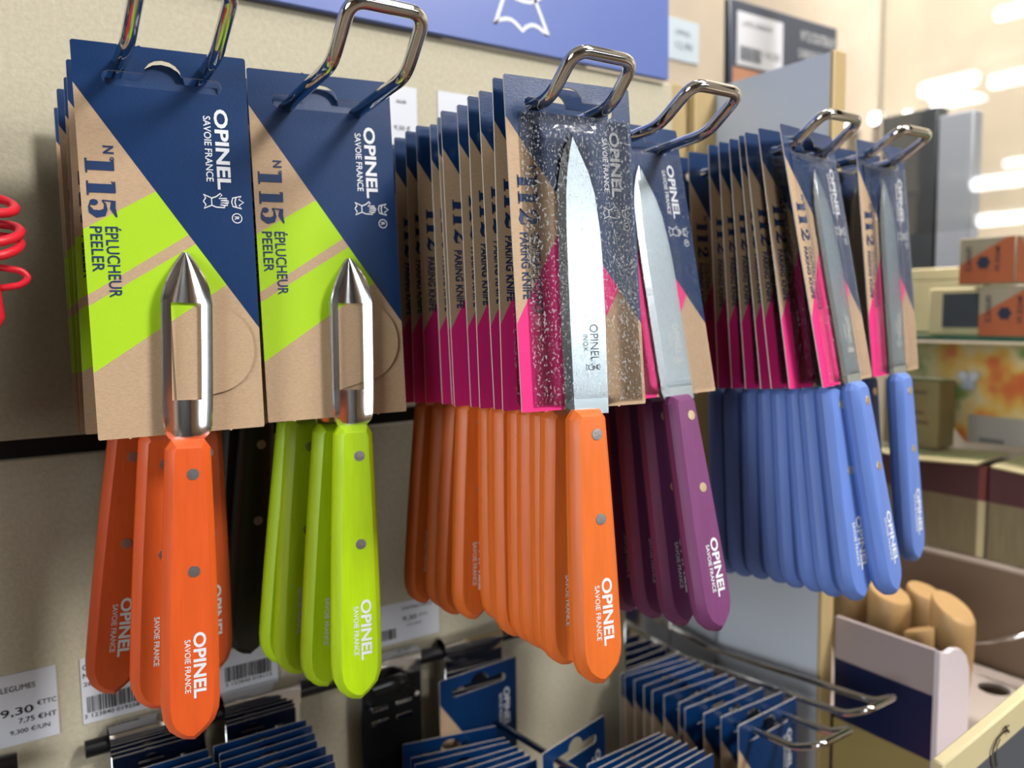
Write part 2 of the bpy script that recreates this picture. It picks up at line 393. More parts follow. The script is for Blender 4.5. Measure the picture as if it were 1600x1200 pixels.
def board(name, w, h, top, mat_front, parent, slot_w=.04, back=None):
    return plate(rough_rect(w, h), [euro_slot(0, top, slot_w)], -.00055, 0).build(name, [mat_front, M_EDGE, back or M_KRAFT], parent)
def offset_poly(P, d):
    n = len(P); out = []
    for i in range(n):
        a, p, b = Vector(P[i-1]), Vector(P[i]), Vector(P[(i+1) % n])
        e1 = (p-a).normalized(); e2 = (b-p).normalized(); n1 = Vector((-e1.y, e1.x)); n2 = Vector((-e2.y, e2.x))
        bis = (n1+n2); l = bis.length
        bis = bis/l if l > 1e-6 else n1
        k = d/max(.55, bis.dot(n1)); out.append(tuple(p+bis*k))
    return out
def handle_mesh(name, L, wt, wb, t, m, ch=.0022):
    """wooden scale handle: octagonal top, swelling towards a rounded, slightly pointed butt; local z runs down, front is -y"""
    Lp = []
    Rs = [(wt*.36, 0), (wt*.5, -.0034)]
    for k in range(1, 9):
        s = k/9; Rs.append((wt/2+(wb-wt)/2*math.sin(s*1.45)/math.sin(1.45), -.0034-(L-.0034-.015)*s))
    Rs += [(wb/2, -L+.0150), (wb/2-.0004, -L+.0108), (wb/2-.0020, -L+.0064), (wb/2-.0052, -L+.0030), (.0012, -L)]
    Ls = [(-x, z) for x, z in Rs[:-4]] + [(-wb/2+.0006, -L+.0095), (-wb/2+.0026, -L+.0050), (-wb/2+.0056, -L+.0022), (-.0025, -L+.0008)]
    P = Ls + Rs[::-1]                      # counter-clockwise seen from the front
    rings = [(ch, -t/2), (ch*.9, -t/2+.00004), (ch*.35, -t/2+ch*.5), (.0, -t/2+ch*1.15), (0, t/2-ch*1.15), (ch*.35, t/2-ch*.5), (ch, t/2)]
    M = MB(); n = len(P); vs = []
    for ins, y in rings:
        Q = offset_poly(P, ins) if ins else P
        vs += [(x, y, z) for x, z in Q]
    fs = [(i*n+k, i*n+(k+1) % n, (i+1)*n+(k+1) % n, (i+1)*n+k) for i in range(len(rings)-1) for k in range(n)]
    fs += [tuple(range(n)), tuple((len(rings)-1)*n+k for k in reversed(range(n)))]
    M.add(vs, fs); return M.mesh(name, m, 26)
_rm = {}
def rivet_mesh(t, m):
    k = (t, m.name)
    if k not in _rm:
        M = MB(); seg = 16
        for sgn in (-1, 1):
            y = sgn*t/2; r = .0023
            vs = [(r*math.cos(6.2832*i/seg), y-sgn*.0004, r*math.sin(6.2832*i/seg)) for i in range(seg)]
            vs += [(r*.92*math.cos(6.2832*i/seg), y+sgn*.00022, r*.92*math.sin(6.2832*i/seg)) for i in range(seg)]+[(0, y+sgn*.0003, 0)]
            fs = [(i, (i+1) % seg, seg+(i+1) % seg, seg+i) for i in range(seg)]+[(seg+i, seg+(i+1) % seg, 2*seg) for i in range(seg)]
            M.add(vs, fs)
        _rm[k] = M.mesh('rivet', m, 40)
    return _rm[k]
_hl = {}
def handle_lettering(v, t, parent, u=.0006):
    k = (v, t)
    if k not in _hl:
        M = MB(); brand_block(M, conv_down(u, v, -t/2-.0001), 25.2*mm, 4.6*mm, 2.1*mm, .9*mm, .0024, .03)
        _hl[k] = M.mesh('lettering', M_WHITE)
    o = obj('lettering', _hl[k], parent); o['label'] = 'white printed lettering along the handle'
    return o
PT = .0104
def peeler_blade():
    M = MB(); rows = []
    prof = [(0, .0003), (.002, .0017), (.005, .0036), (.009, .0057), (.013, .0072), (.017, .0081), (.0185, .0083), (.0192, .0083), (.03, .0083), (.042, .0083), (.0545, .0082), (.0555, .0082), (.060, .0081), (.064, .0079), (.067, .0074), (.0692, .006), (.0705, .0052)]
    cs = [-1, -.93, -.82, -.72, -.63, -.4, -.2, 0, .2, .4, .63, .72, .82, .93, 1]
    nc = len(cs); vs = []
    for v, w in prof:
        deep = .0042*min(1, w/.006)
        if v > .066: deep *= max(.15, 1-(v-.066)/.0045)
        for c in cs:
            y = -deep*abs(c)**2.0-.0004
            vs.append((c*w, y, -v))
    fs = []
    for i in range(len(prof)-1):
        for k in range(nc-1):
            inside = cs[k] >= -.63 and cs[k+1] <= .63
            if .0185 <= prof[i][0] < .0545 and inside: continue
            fs.append((i*nc+k, i*nc+k+1, (i+1)*nc+k+1, (i+1)*nc+k))
    me = M.add(vs, fs).mesh('blade', M_POLISH)
    bm = bmesh.new(); bm.from_mesh(me)
    bmesh.ops.solidify(bm, geom=list(bm.faces), thickness=.0008)
    bmesh.ops.recalc_face_normals(bm, faces=bm.faces); bm.to_mesh(me); bm.free()
    me.shade_smooth(); me.set_sharp_from_angle(angle=rad(50)); return me
PEEL_BLADE = peeler_blade()
def make_peeler(wm, letter):
    r = empty('carded_peeler')
    c = board('card', .058, .1395, .0092, M_PEEL, r)
    board_lettering('peeler', c)
    # crescent tab cut out of the board, and the folded flap of the hang hole
    T = [(-.0022, -.0915), (.0118, -.0925)]+[(.0118+.0148*math.sin(math.pi*k/14), -.0925-.0325*(1-math.cos(math.pi*k/14))/2) for k in range(1, 14)]+[(.0118, -.1252), (-.0022, -.1290)]
    o = plate(T, [], -.00145, -.0011).build('tab', [M_PEEL, M_EDGE, M_KRAFT], c); o['label'] = 'half-round tab cut in the board'
    fl = [(-.0155, -.0008), (.0155, -.0008), (.0155, .0022), (.0062, .0022)]+[(.0062*math.cos(math.pi*k/8), .0022+.0052*math.sin(math.pi*k/8)) for k in range(1, 8)]+[(-.0062, .0022), (-.0155, .0022)]
    o = plate([(x*1.22, z*1.32) for x, z in fl], [], -.0003, 0).build('hole_flap', [M_PEEL, M_EDGE, M_KRAFT], c); o.location = (0, .0016, -.0142); o.rotation_euler = (rad(-10), 0, 0)
    b = obj('blade', PEEL_BLADE, r); b['label'] = 'polished steel peeler blade with open slot'
    h = obj('handle', handle_mesh('handle', .115, .0158, .0208, PT, wm, .0032), r)
    for v in (.0125, .0490): obj('rivet', rivet_mesh(PT, M_RIVET), h, (.0012, 0, -v))
    if letter: handle_lettering(.0722, PT, h)
    return r
def pose_peeler(r, tipx, tipz, roll):
    b, h = child(r, 'blade'), child(r, 'handle')
    q = rad(roll)
    b.location = (tipx, -.0012, tipz); b.rotation_euler = (0, q, 0)
    h.location = (tipx-.069*math.sin(q), -.0028, tipz-.069*math.cos(q)); h.rotation_euler = (0, q, 0)

KT = .0096
def knife_blade():
    P = [(-.0016, -.0196), (.0012, -.0265), (.0050, -.0345), (.0075, -.0430), (.0090, -.0560), (.0095, -.0660), (.0096, -.0900), (.0090, -.1270),
         (-.0088, -.1270), (-.0100, -.1230), (-.0099, -.0910), (-.0096, -.0640), (-.0092, -.0520), (-.0086, -.0400), (-.0068, -.0310), (-.0044, -.0250)]
    I = [(-.0016, -.0215), (.0010, -.0270), (.0047, -.0348), (.0071, -.0432), (.0086, -.0562), (.0091, -.0660), (.0092, -.0900), (.0086, -.1268),
         (-.0062, -.1268), (-.0064, -.1230), (-.0064, -.0910), (-.0062, -.0640), (-.0060, -.0540), (-.0055, -.0430), (-.0044, -.0340), (-.0030, -.0270)]
    n = len(P); M = MB()
    vs = [(x, -.0007, z) for x, z in I]+[(x, .0, z) for x, z in P]+[(x, .0006, z) for x, z in I]
    M.add(vs, [tuple(range(n))], 0)
    M.add([], [], 0)
    for k in range(n):
        l = (k+1) % n; mi = 1 if 8 <= k <= 15 else 0
        M.f += [(k, l, n+l, n+k), (n+k, n+l, 2*n+l, 2*n+k)]; M.m += [mi, mi]
    M.f.append(tuple(2*n+k for k in reversed(range(n)))); M.m.append(0)
    return M.mesh('blade', [M_STEEL, M_STEELB])
KN_BLADE = knife_blade()
def engr(m):
    M = MB(); y = -.00085
    c = conv_down(1.9*mm, 92.8*mm, y); text(M, 'OPINEL', 14*mm, 3.6*mm, c, -.006); text(M, 'INOX', 6.4*mm, 2.1*mm, conv_down(-1.3*mm, 96.6*mm, y), -.004)
    hand(M, mm*.5, conv_down(-.6*mm, 107.8*mm, y), .5)
    return M.mesh('engraving', m)
ENGR, ENGRL = engr(M_ENGR), engr(M_ENGRL)
def film_mesh():
    M = MB(); nx, nz = 26, 40; vs = []; rng = random.Random(3)
    for j in range(nz+1):
        v = .0128+(.1225-.0128)*j/nz
        for i in range(nx+1):
            u = -.0222+(.0488)*i/nx
            d = max(0, 1-max(0, abs(u)-.0105)/.0065)
            e = min(1, (v-.0128)/.006, (.1225-v)/.003+.35)
            vs.append((u, -.0012-.0019*(d*d*(3-2*d))*e-rng.random()*.00004, -v))
    fs = [(j*(nx+1)+i, j*(nx+1)+i+1, (j+1)*(nx+1)+i+1, (j+1)*(nx+1)+i) for j in range(nz) for i in range(nx)]
    return M.add(vs, fs).mesh('plastic_film', M_FILM, 60)
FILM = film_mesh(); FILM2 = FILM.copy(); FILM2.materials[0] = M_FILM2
def make_knife(wm, letter=True, film=True, rivet=M_RIVET, mark=ENGR):
    r = empty('carded_paring_knife')
    c = board('card', .055, .1245, .0075, M_KNIFE, r, .039)
    board_lettering('knife', c)
    b = obj('blade', KN_BLADE, r); b['label'] = 'satin steel blade with engraved marks'
    e = obj('engraving', mark, b)
    h = obj('handle', handle_mesh('handle', .1035, .0156, .0206, KT, wm, .0030), r)
    for v in (.0095, .0412): obj('rivet', rivet_mesh(KT, rivet), h, (.0018, 0, -v))
    if letter: handle_lettering(.0632, KT, h)
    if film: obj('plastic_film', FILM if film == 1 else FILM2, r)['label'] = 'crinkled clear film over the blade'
    return r
def pose_knife(r, roll, dx=0):
    b, h = child(r, 'blade'), child(r, 'handle'); q = rad(roll)
    # turns about the middle of the blade
    for o, z in ((b, 0), (h, -.1248)):
        zz = z+.07
        o.location = (dx+zz*math.sin(q) + (-.0022 if o is h else 0), (-.0019 if o is b else -.0030), -.07+zz*math.cos(q)); o.rotation_euler = (0, q, 0)
def set_pose(r, x, y, z, yaw=0, tilt=0, roll=0):
    r.rotation_mode = 'XYZ'
    Mx = Matrix.Rotation(rad(yaw), 3, 'Z') @ Matrix.Rotation(rad(tilt), 3, 'X') @ Matrix.Rotation(rad(roll), 3, 'Y')
    r.rotation_euler = Mx.to_euler('XYZ'); r.location = (x, y, z+Z0)

# ------------------------------------------------------------------ the setting
XW = .4143                                   # right end of the fibreboard wall
wall = MB().box(-.9, XW, .004, .016, Z0-.75, Z0+.155).build('wall_back', M_DARK); tag(wall, kind='structure')
bevel_box('panel', -.9, XW, 0, .006, Z0-.0548, Z0+.1555, M_MDF, wall, .0006, 1)
bevel_box('panel', -.9, XW, 0, .006, Z0-.75, Z0-.0635, M_MDF, wall, .0006, 1)
# the divider at the right end and its wooden posts
dv = empty('wall_right', (0, 0, 0), kind='structure')
MB().box(.455, .4672, -.0965, .002, Z0-.75, Z0+.1585).build('panel', M_GREYBOARD, dv)
bevel_box('wood_edge', .4549, .4675, -.0995, -.0962, Z0-.75, Z0+.1592, M_WOODEDGE, dv, .0006, 1)
t1 = bevel_box('trim_1', XW+.0006, .4546, .003, .016, Z0-.75, Z0+.1575, M_WOODEDGE, None, .0005, 1); tag(t1, kind='structure')
t2 = bevel_box('trim_2', .4330, .4546, -.0035, .003, Z0-.75, Z0+.1575, M_WOODEDGE, None, .0005, 1); tag(t2, kind='structure')
fl = MB().box(-6, 6, -6, 6, -.06, 0).build('floor', mat('floor_tiles', (150, 132, 112), .5, var=.1, scale=2)); tag(fl, kind='structure')
cl = MB().box(-14, 8, -9, 9, Z0+1.62, Z0+1.68).build('ceiling', mat('ceiling_board', (214, 206, 194), .8)); tag(cl, kind='structure')
lw = MB().box(-3.4, -3.3, -9, -1, 0, Z0+.5).build('wall_left', mat('store_shelving_wood', (190, 140, 84), .6, var=.3, scale=3)); tag(lw, kind='structure')
ow = MB().box(-3, 7, -13.1, -13, 0, Z0+1.6).build('wall_front', mat('store_wall', (206, 200, 196), .7)); tag(ow, kind='structure')
# header sign above the wall
sg = empty('header_sign', (.1, -.003, Z0+.156), label='blue header sign with white crowned-hand outline running along the top of the display wall', cat='sign')
bevel_box('board', -.4, .3058, -.002, .003, .0002, .26, M_SIGN, sg, .0005, 1)
E = MB(); ce = conv_right(-.1, -.156, -.0022)
EP = [(.2733+.003, .1985), (.2649, .1684), (.2690, .1716), (.2731, .1728), (.2765, .1727), (.279, .1716), (.2818, .1698), (.2845, .1677), (.2868, .1702), (.2907, .1722), (.2936, .1724), (.2964, .1717), (.3000, .1700), (.3036, .168), (.2942, .1867), (.2925, .1985)]
E.stroke(EP, .0024, ce); E.stroke([(.2757, .1872), (.2800, .1855), (.2848, .1849), (.2900, .1852), (.2942, .1867), (.2985, .19), (.301, .196)], .0022, ce)
E.stroke([(.2757, .1872), (.272, .195), (.27, .205)], .0022, ce)
o = E.build('emblem', M_WHITE, sg); o['label'] = 'white outline of a cuffed hand'

# ------------------------------------------------------------------ hooks
def make_hook(x, ybend, yend, z_at, zrise, label, group, half=.0142, r=.0025, slope=.08, wall_y=0):
    """double-prong wire hook: z_at = prong height at the bend"""
    h = empty('display_hook', (x, wall_y, Z0+z_at+slope*ybend), label=label, cat='hook', group=group)
    zb = -slope*ybend
    pts = [(-half, -.001, 0), (-half, ybend, zb), (-half+.0005, yend, zb+zrise), (half-.0005, yend, zb+zrise), (half, ybend, zb), (half, -.001, 0)]
    MB().tube(pts, r, .0062, 14).build('wire', M_CHROME, h, 180)
    bevel_box('back_plate', -half-.006, half+.006, -.0022, -.0002, -.012, .012, M_CHROME, h, .0006, 1)
    return h
G1 = 'double-prong hooks of the upper row'
make_hook(.0613, -.119, -.147, .0900, .0135, 'chrome double hook holding the orange peelers, loop cut off by the top edge', G1)
make_hook(.1228, -.1440, -.1610, .0866, .0165, 'chrome hook with tall upturned loop holding the lime green peelers', G1)
make_hook(.1945, -.1745, -.1890, .0775, .0135, 'chrome hook whose loop rises above the orange paring knives', G1)
make_hook(.2547, -.1685, -.1870, .0756, .0125, 'chrome hook reaching out over the plum paring knives', G1)
make_hook(.3440, -.1645, -.1830, .0762, .0125, 'chrome hook of the longer row of blue paring knives', G1)
make_hook(.4120, -.1605, -.1790, .0788, .0110, 'chrome hook of the rightmost short row of blue knives', G1)

# ------------------------------------------------------------------ carded peelers
GP = 'orange peelers on the first hook'
p = make_peeler(M_ORANGE, True)
tag(p, 'orange handled peeler on a printed card, foremost on the left hook', 'peeler', GP)
set_pose(p, .0611, -.1004, .0953, -5.8, -.6, -.6); pose_peeler(p, .0038, -.0725, 2.7)
for (x, y, z, yaw, ti, ro), (tx, tz, q), lab in [
    ((.0618, -.0760, .0938, -1, 1.5, .3), (.0007, -.0712, 2.8), 'orange handled peeler directly behind the foremost one, mostly hidden by it'),
    ((.0625, -.0560, .0922, 0, 2, .4), (-.0039, -.0690, 6.0), 'orange handled peeler whose handle swings out to the left, lettering half covered'),
    ((.0612, -.0400, .0915, 0, -1, 0), (.0215, -.0712, 1.4), 'orange handled peeler whose handle shows right of the foremost one'),
    ((.0621, -.0120, .0902, 0, -2, -.2), (.002, -.072, 1.0), 'rearmost orange peeler of the left hook, only its card edge showing')]:
    d = dup(p); set_pose(d, x, y, z, yaw, ti, ro); pose_peeler(d, tx, tz, q); d['label'] = lab
GR = 'unseen red peelers added to shade the wall'  # unseen peelers and hook, added to keep side light off the left wall
pr = make_peeler(wood('red_lacquered_wood', (200, 30, 40)), False)
tag(pr, 'unseen red peeler added to shade the wall, foremost of its hook', 'peeler', GR); set_pose(pr, -.0500, -.0950, .0950); pose_peeler(pr, .002, -.0725, 0)
for k, lab in enumerate(['second from the front', 'third from the front', 'nearest the wall']):
    d = dup(pr); set_pose(d, -.0500+.001*k, -.0730-.022*-k, .0940-.001*k); d['label'] = 'unseen red peeler added to shade the wall, '+lab
make_hook(-.0500, -.119, -.147, .0900, .0135, 'unseen chrome hook added to carry the red shading peelers', G1)
GL = 'peelers on the second hook'
p = make_peeler(M_GREEN, True)
tag(p, 'lime green handled peeler on a printed card, foremost on the second hook', 'peeler', GL)
set_pose(p, .1225, -.0950, .0963, -6.8, -3.0, -.7); pose_peeler(p, .0072, -.0742, 2.3)
for (x, y, z, ti), (tx, tz, q), lab in [
    ((.1225, -.0832, .0942, -1.0), (.0075, -.0730, 4.2), 'lime green peeler second from the front of its hook'),
    ((.1225, -.0705, .0937, -.6), (.000, -.0705, 4.0), 'lime green peeler third from the front, small lettering showing at its edge'),
    ((.1225, -.0585, .0930, 0), (.0025, -.0701, 5.6), 'lime green peeler fanned furthest to the left of its hook'),
    ((.1225, -.0450, .0922, 0), (.0150, -.0709, -2.4), 'lime green peeler showing as a thin strip right of the foremost one'),
    ]:
    d = dup(p); set_pose(d, x, y, z, 0, ti, 0); pose_peeler(d, tx, tz, q); d['label'] = lab

p = make_peeler(wood('shade_dark_green_wood', (34, 38, 20)), False)  # deep shade behind the lime row is put into this near-black handle colour
for k, ((x, y, z), (tx, tz, q), lab) in enumerate([((.1225, -.0300, .0905), (-.0081, -.0710, 4.7), 'peeler with shade-darkened handle at the back between the orange and the lime handles'), ((.1215, -.0150, .0900), (-.0136, -.0701, 3.5), 'peeler nearest the wall, its handle coloured dark for the shade')]):
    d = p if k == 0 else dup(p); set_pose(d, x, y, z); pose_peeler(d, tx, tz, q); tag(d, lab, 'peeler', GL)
# ------------------------------------------------------------------ carded paring knives
def knife_row(proto, group, items, labels):
    first = True
    for (x, y, z, yaw, ti, ro, q, dx), lab in zip(items, labels):
        if first: d = proto; first = False
        else:
            d = dup(proto)
            for c in list(d.children):
                if c.name.split('.')[0] == 'plastic_film' and y > -.13 : bpy.data.objects.remove(c)
        set_pose(d, x, y, z, yaw, ti, ro); pose_knife(d, q, dx); tag(d, lab, 'knife', group)
def ordinal_labels(what, n, front, last):
    w = ['', 'second', 'third', 'fourth', 'fifth', 'sixth', 'seventh', 'eighth', 'ninth', 'tenth', 'eleventh', 'twelfth']
    return [front]+['%s, %s from the front of its hook' % (what, w[i]) for i in range(1, n-1)]+[last]
HW = .0275
TL3 = [(.1649, -.1592, .0863, -1.9), (.1680, -.1437, .0854, -3.7), (.1674, -.1363, .0850, -2.6), (.1693, -.1252, .0844, -3.4), (.1673, -.1149, .0839, -3.4),
       (.1707, -.1053, .0835, -4.1), (.1723, -.0949, .0827, -3.0), (.1684, -.0896, .0828, -1.8), (.1675, -.0800, .0820, -1.2), (.1672, -.0690, .0812, -1), (.1670, -.0560, .0805, -.5)]
it = [(.1934, -.1678, .0865, -7.2, -5.6, 0, .5, .0005)]
rolls = [.3, .6, .2, .7, .4, .5, .3, 2.2, 3.6, 2.5, 4.2]
for (x, y, z, ti), q in zip(TL3, rolls): it.append((x+HW, y, z, random.uniform(-1.5, 1.5), ti, 0, q, random.uniform(-.0008, .0008)))
knife_row(make_knife(M_ORANGE2), 'orange paring knives on the third hook', it, ordinal_labels('bright orange handled paring knife on a printed card', len(it),
    'bright orange handled paring knife under clear film, foremost on the third hook', 'rearmost orange paring knife of the third hook, deep in shade by the wall'))
it = [(.2542, -.1368, .0835, 1.0, -11.5, -.5, -1.0, .001)]
for i, (y, ti) in enumerate([(-.1262, -10), (-.1152, -8.5), (-.1042, -7), (-.0935, -5.5), (-.082, -4)]):
    it.append((.2545, y, .0828-.0009*i, random.uniform(-1, 1), ti, 0, -.6+random.uniform(-.4, .4), 0))
knife_row(make_knife(M_PURPLE, film=2, rivet=M_BRASS, mark=ENGRL), 'plum paring knives on the fourth hook', it, ordinal_labels('plum handled paring knife on a printed card', len(it),
    'plum handled paring knife with lit lettering, foremost on the fourth hook', 'rearmost plum paring knife behind the orange ones, in deep shade'))
it = [(.3434, -.1630, .0857, 10.5, -10.3, -1.5, -.6, .0005)]
for (x, y, z, ti) in [(.3140, -.1573, .0846, -9.4), (.3143, -.1499, .0842, -8.6), (.3155, -.1440, .0838, -7.2), (.3162, -.1381, .0835, -5.8), (.3162, -.1310, .0832, -4.9),
                      (.3157, -.1240, .0828, -3.8), (.3148, -.1120, .0816, -4.3), (.3146, -.1015, .0806, -4.2)]:
    it.append((x+HW, y, z, random.uniform(-1, 3), ti, 0, -.2+random.uniform(-.5, .5), 0))
B1 = make_knife(M_BLUE, film=2, rivet=M_BRASS, mark=ENGRL)
knife_row(B1, 'blue paring knives on the fifth hook', it, ordinal_labels('blue handled paring knife of the longer blue row', len(it),
    'blue handled paring knife under clear film, foremost of the longer blue row', 'rearmost blue paring knife of the longer blue row'))
it = [(.4145, -.1571, .0873, 7, -5.0, -1.5, .2, -.001), (.4130, -.1420, .0862, 3, -4, 0, .3, 0), (.4130, -.1300, .0852, 1, -3, 0, .2, 0)]
B2 = dup(B1); knife_row(B2, 'blue paring knives on the rightmost hook', it, ['blue handled paring knife at the far right, foremost on the rightmost hook',
    'blue handled paring knife just behind the foremost one of the rightmost hook', 'rearmost blue paring knife of the rightmost hook'])

# ------------------------------------------------------------------ price labels on the wall
def label(x0, x1, z0, z1, lab, rot=0):
    r = empty('price_label', (x0, 0, Z0+z0), (0, rad(rot), 0), label=lab, cat='label', group='paper price labels on the display wall')
    MB().box(0, x1-x0, -.0006, -.0001, 0, z1-z0).build('paper', M_PAPER, r)
    return r
def barcode(M, x, z, w, h, y=-.0008, seed=1):
    rg = random.Random(seed); a = 0
    while a < w:
        b = rg.choice((.0002, .0003, .0005, .0007)); M.box(x+a, x+min(w, a+b), y, y+.0001, z, z+h); a += b+rg.choice((.0003, .0004, .0006))
r = label(-.0170, .0205, -.1945, -.1612, 'white price label reading 9,30 with tax, at the bottom left edge')
M = MB(); c = lambda x, z: conv_right(x+.0170, z+.1945, -.0008)
text(M, 'LEGUMES', .0135, .0026, c(-.0015, -.1692)); text(M, '9,30', .0128, .0042, c(-.0022, -.1812), .01); text(M, '\u20acTTC', .0078, .0024, c(.0122, -.1782), .005)
text(M, '7,75 \u20acHT', .0152, .0030, c(.0046, -.1852), .005); text(M, '9,300 \u20ac/UN', .0158, .0025, c(.0010, -.1898))
o = M.build('lettering', M_BLACK, r)
r = label(.0304, .0640, -.1932, -.1612, 'white barcode label behind the orange peeler handles')
M = MB(); c = lambda x, z: conv_right(x-.0304, z+.1932, -.0008)
text(M, 'OPINEL', .013, .0026, c(.0314, -.1668)); text(M, 'N\u00b0115', .0095, .0026, c(.0314, -.1708)); text(M, '28078', .0098, .0020, c(.0314, -.1748))
barcode(M, .0020, .0052, .0235, .0078, seed=2); text(M, '3 123840 019258', .024, .0020, c(.0310, -.1906), .004)
M.build('lettering', M_BLACK, r)
r = label(.0880, .1235, -.1975, -.1668, 'white barcode label right of the orange peeler handles')
M = MB(); barcode(M, .008, .0072, .024, .0078, seed=3); text(M, '3 123840 018114', .024, .0018, conv_right(.008, .0048, -.0008)); text(M, 'N\u00b0115 VERT', .016, .002, conv_right(.008, .024, -.0008)); M.build('lettering', M_BLACK, r)
r = label(.1830, .2216, -.1928, -.1690, 'white price label between the lime and the orange knife handles')
M = MB(); text(M, 'COUTEAU OFFICE', .020, .0018, conv_right(.014, .0186, -.0008)); text(M, '9,30', .009, .0032, conv_right(.0145, .0115, -.0008), .01); text(M, '\u20acTTC', .006, .0018, conv_right(.0250, .0128, -.0008))
text(M, '7,75 \u20acHT', .010, .0018, conv_right(.017, .0082, -.0008)); barcode(M, .001, .003, .009, .006, seed=5); M.build('lettering', M_BLACK, r)
r = label(.1960, .2146, .0850, .1255, 'white label on the upper wall right of the tall hook loop')
M = MB(); text(M, 'NOIR', .006, .0018, conv_right(.006, .031, -.0008)); text(M, '9,30 \u20ac', .010, .003, conv_right(.004, .016, -.0008)); M.build('lettering', M_BLACK, r)
r = label(.2281, .2530, .0850, .1262, 'white label on the upper wall behind the orange knife cards')
M = MB(); text(M, 'OFFICE', .008, .0018, conv_right(.012, .032, -.0008)); M.build('lettering', M_BLACK, r)

# ------------------------------------------------------------------ lower hooks: rail, chrome plates, hanging cards
rail = MB().tube([(.030, -.0060, Z0-.2030), (.405, -.0060, Z0-.2030)], .0040, 0, 12).build('hook_rail', M_BLACKMETAL, None, 60)
tag(rail, 'black round rail along the wall that carries the lower hooks', 'rail')
rail = MB().tube([(-.08, -.0060, Z0-.2000), (.0030, -.0060, Z0-.2000)], .0042, 0, 12).build('hook_rail', M_BLACKMETAL, None, 60)
tag(rail, 'black rail end at the bottom left corner', 'rail')
def lower_hook(x0, x1, label, ybend=-.146, yend=-.158, z=-.2385, half=.0142, slots=False, plate_m=None, rise=.0085, slope=.09):
    xc = (x0+x1)/2; w = (x1-x0)/2
    h = empty('lower_display_hook', (xc, 0, Z0-.20), label=label, cat='hook', group='chrome-plated hooks of the lower row')
    # plate with a lip folded over the rail
    prof = [(-.0008, -.001), (-.0008, .0042), (-.006, .0056), (-.0112, .0036), (-.0118, -.0005), (-.0108, -.008)]
    M = MB()
    vs = [(sx*w, y, zz) for y, zz in prof for sx in (-1, 1)]
    M.add(vs, [(2*i, 2*i+1, 2*i+3, 2*i+2) for i in range(len(prof)-1)])
    me = M.mesh('lip', M_CHROME); bm = bmesh.new(); bm.from_mesh(me); bmesh.ops.solidify(bm, geom=list(bm.faces), thickness=.001); bmesh.ops.recalc_face_normals(bm, faces=bm.faces); bm.to_mesh(me); bm.free()
    me.shade_smooth(); me.set_sharp_from_angle(angle=rad(35)); obj('lip', me, h)
    bevel_box('back_plate', -w, w, -.0108, -.0094, -.075, -.0075, plate_m or M_CHROME, h, .0004, 1)
    if slots:
        for zz in (-.024, -.032):
            for sx in (-1, 1): bevel_box('slot', sx*.0075-.005, sx*.0075+.005, -.0112, -.0107, zz-.0014, zz+.0014, M_CHROME, h, .0002, 1)
        for sx in (-1, 1): MB().tube([(sx*.0145, -.0094, -.020), (sx*.0145, -.0135, -.020)], .0017, 0, 10).build('bolt', M_CHROME, h, 60)
        MB().tube([(-w*.5, -.010, -.012), (w*.1, -.020, -.006), (w*.55, -.010, -.016)], .0042, .006, 12).build('bracket', M_BLACKMETAL, h, 60)
    zz = z+.20; zw = zz+slope*ybend
    MB().tube([(-half, -.010, zw), (-half, ybend, zz), (-half, yend, zz+rise), (half, yend, zz+rise), (half, ybend, zz), (half, -.010, zw)], .0021, .005, 12).build('wire', M_CHROME, h, 180)
    return h
lower_hook(.0400, .0835, 'chrome plated hook below the orange peelers', z=-.215)
lower_hook(.0925, .1318, 'chrome plated hook right of the orange peeler tip', z=-.218)
lower_hook(.1660, .2035, 'empty-looking black slotted hook under the lime green peelers', slots=True, plate_m=M_BLACKMETAL, z=-.2455, ybend=-.15)
lower_hook(.2195, .2600, 'hook with polished lip left of the orange knife tips', z=-.2420)
lower_hook(.3610, .4035, 'wire hook holding the long row of blue cards', z=-.2455, yend=-.162, half=.0150)
lower_hook(.4040, .4520, 'empty wire hook reaching towards the lower right', z=-.2400, ybend=-.1460, yend=-.160, half=.0140)

def make_hanging(w, h=.1245, kind='knife'):
    r = empty('hanging_card')
    c = board('card', w, h, .0075, M_KNIFE if kind == 'knife' else M_PEEL, r, min(.039, w-.012), mat('navy_board_back', (14, 44, 92), .4))
    M = MB(); y = -.0008
    brand_block(M, conv_down(w/2-10*mm, 17.6*mm, y), 25.6*mm, 4.6*mm, 2.3*mm, 1.1*mm)
    obj('lettering', M.mesh('lettering', M_WHITE), c)
    return r
def card_row(proto, group, items, labels):
    for i, ((x, y, z, yaw, ti), lab) in enumerate(zip(items, labels)):
        d = proto if i == 0 else dup(proto)
        set_pose(d, x, y, z, yaw, ti, 0); tag(d, lab, 'card', group)
def labs(what, n, first, last=None):
    w = ['', 'second', 'third', 'fourth', 'fifth', 'sixth', 'seventh', 'eighth', 'ninth', 'tenth', 'eleventh', 'twelfth']
    return [first]+['%s, %s from the wall' % (what, w[i]) for i in range(1, n-1)]+[last or '%s, foremost one' % what]
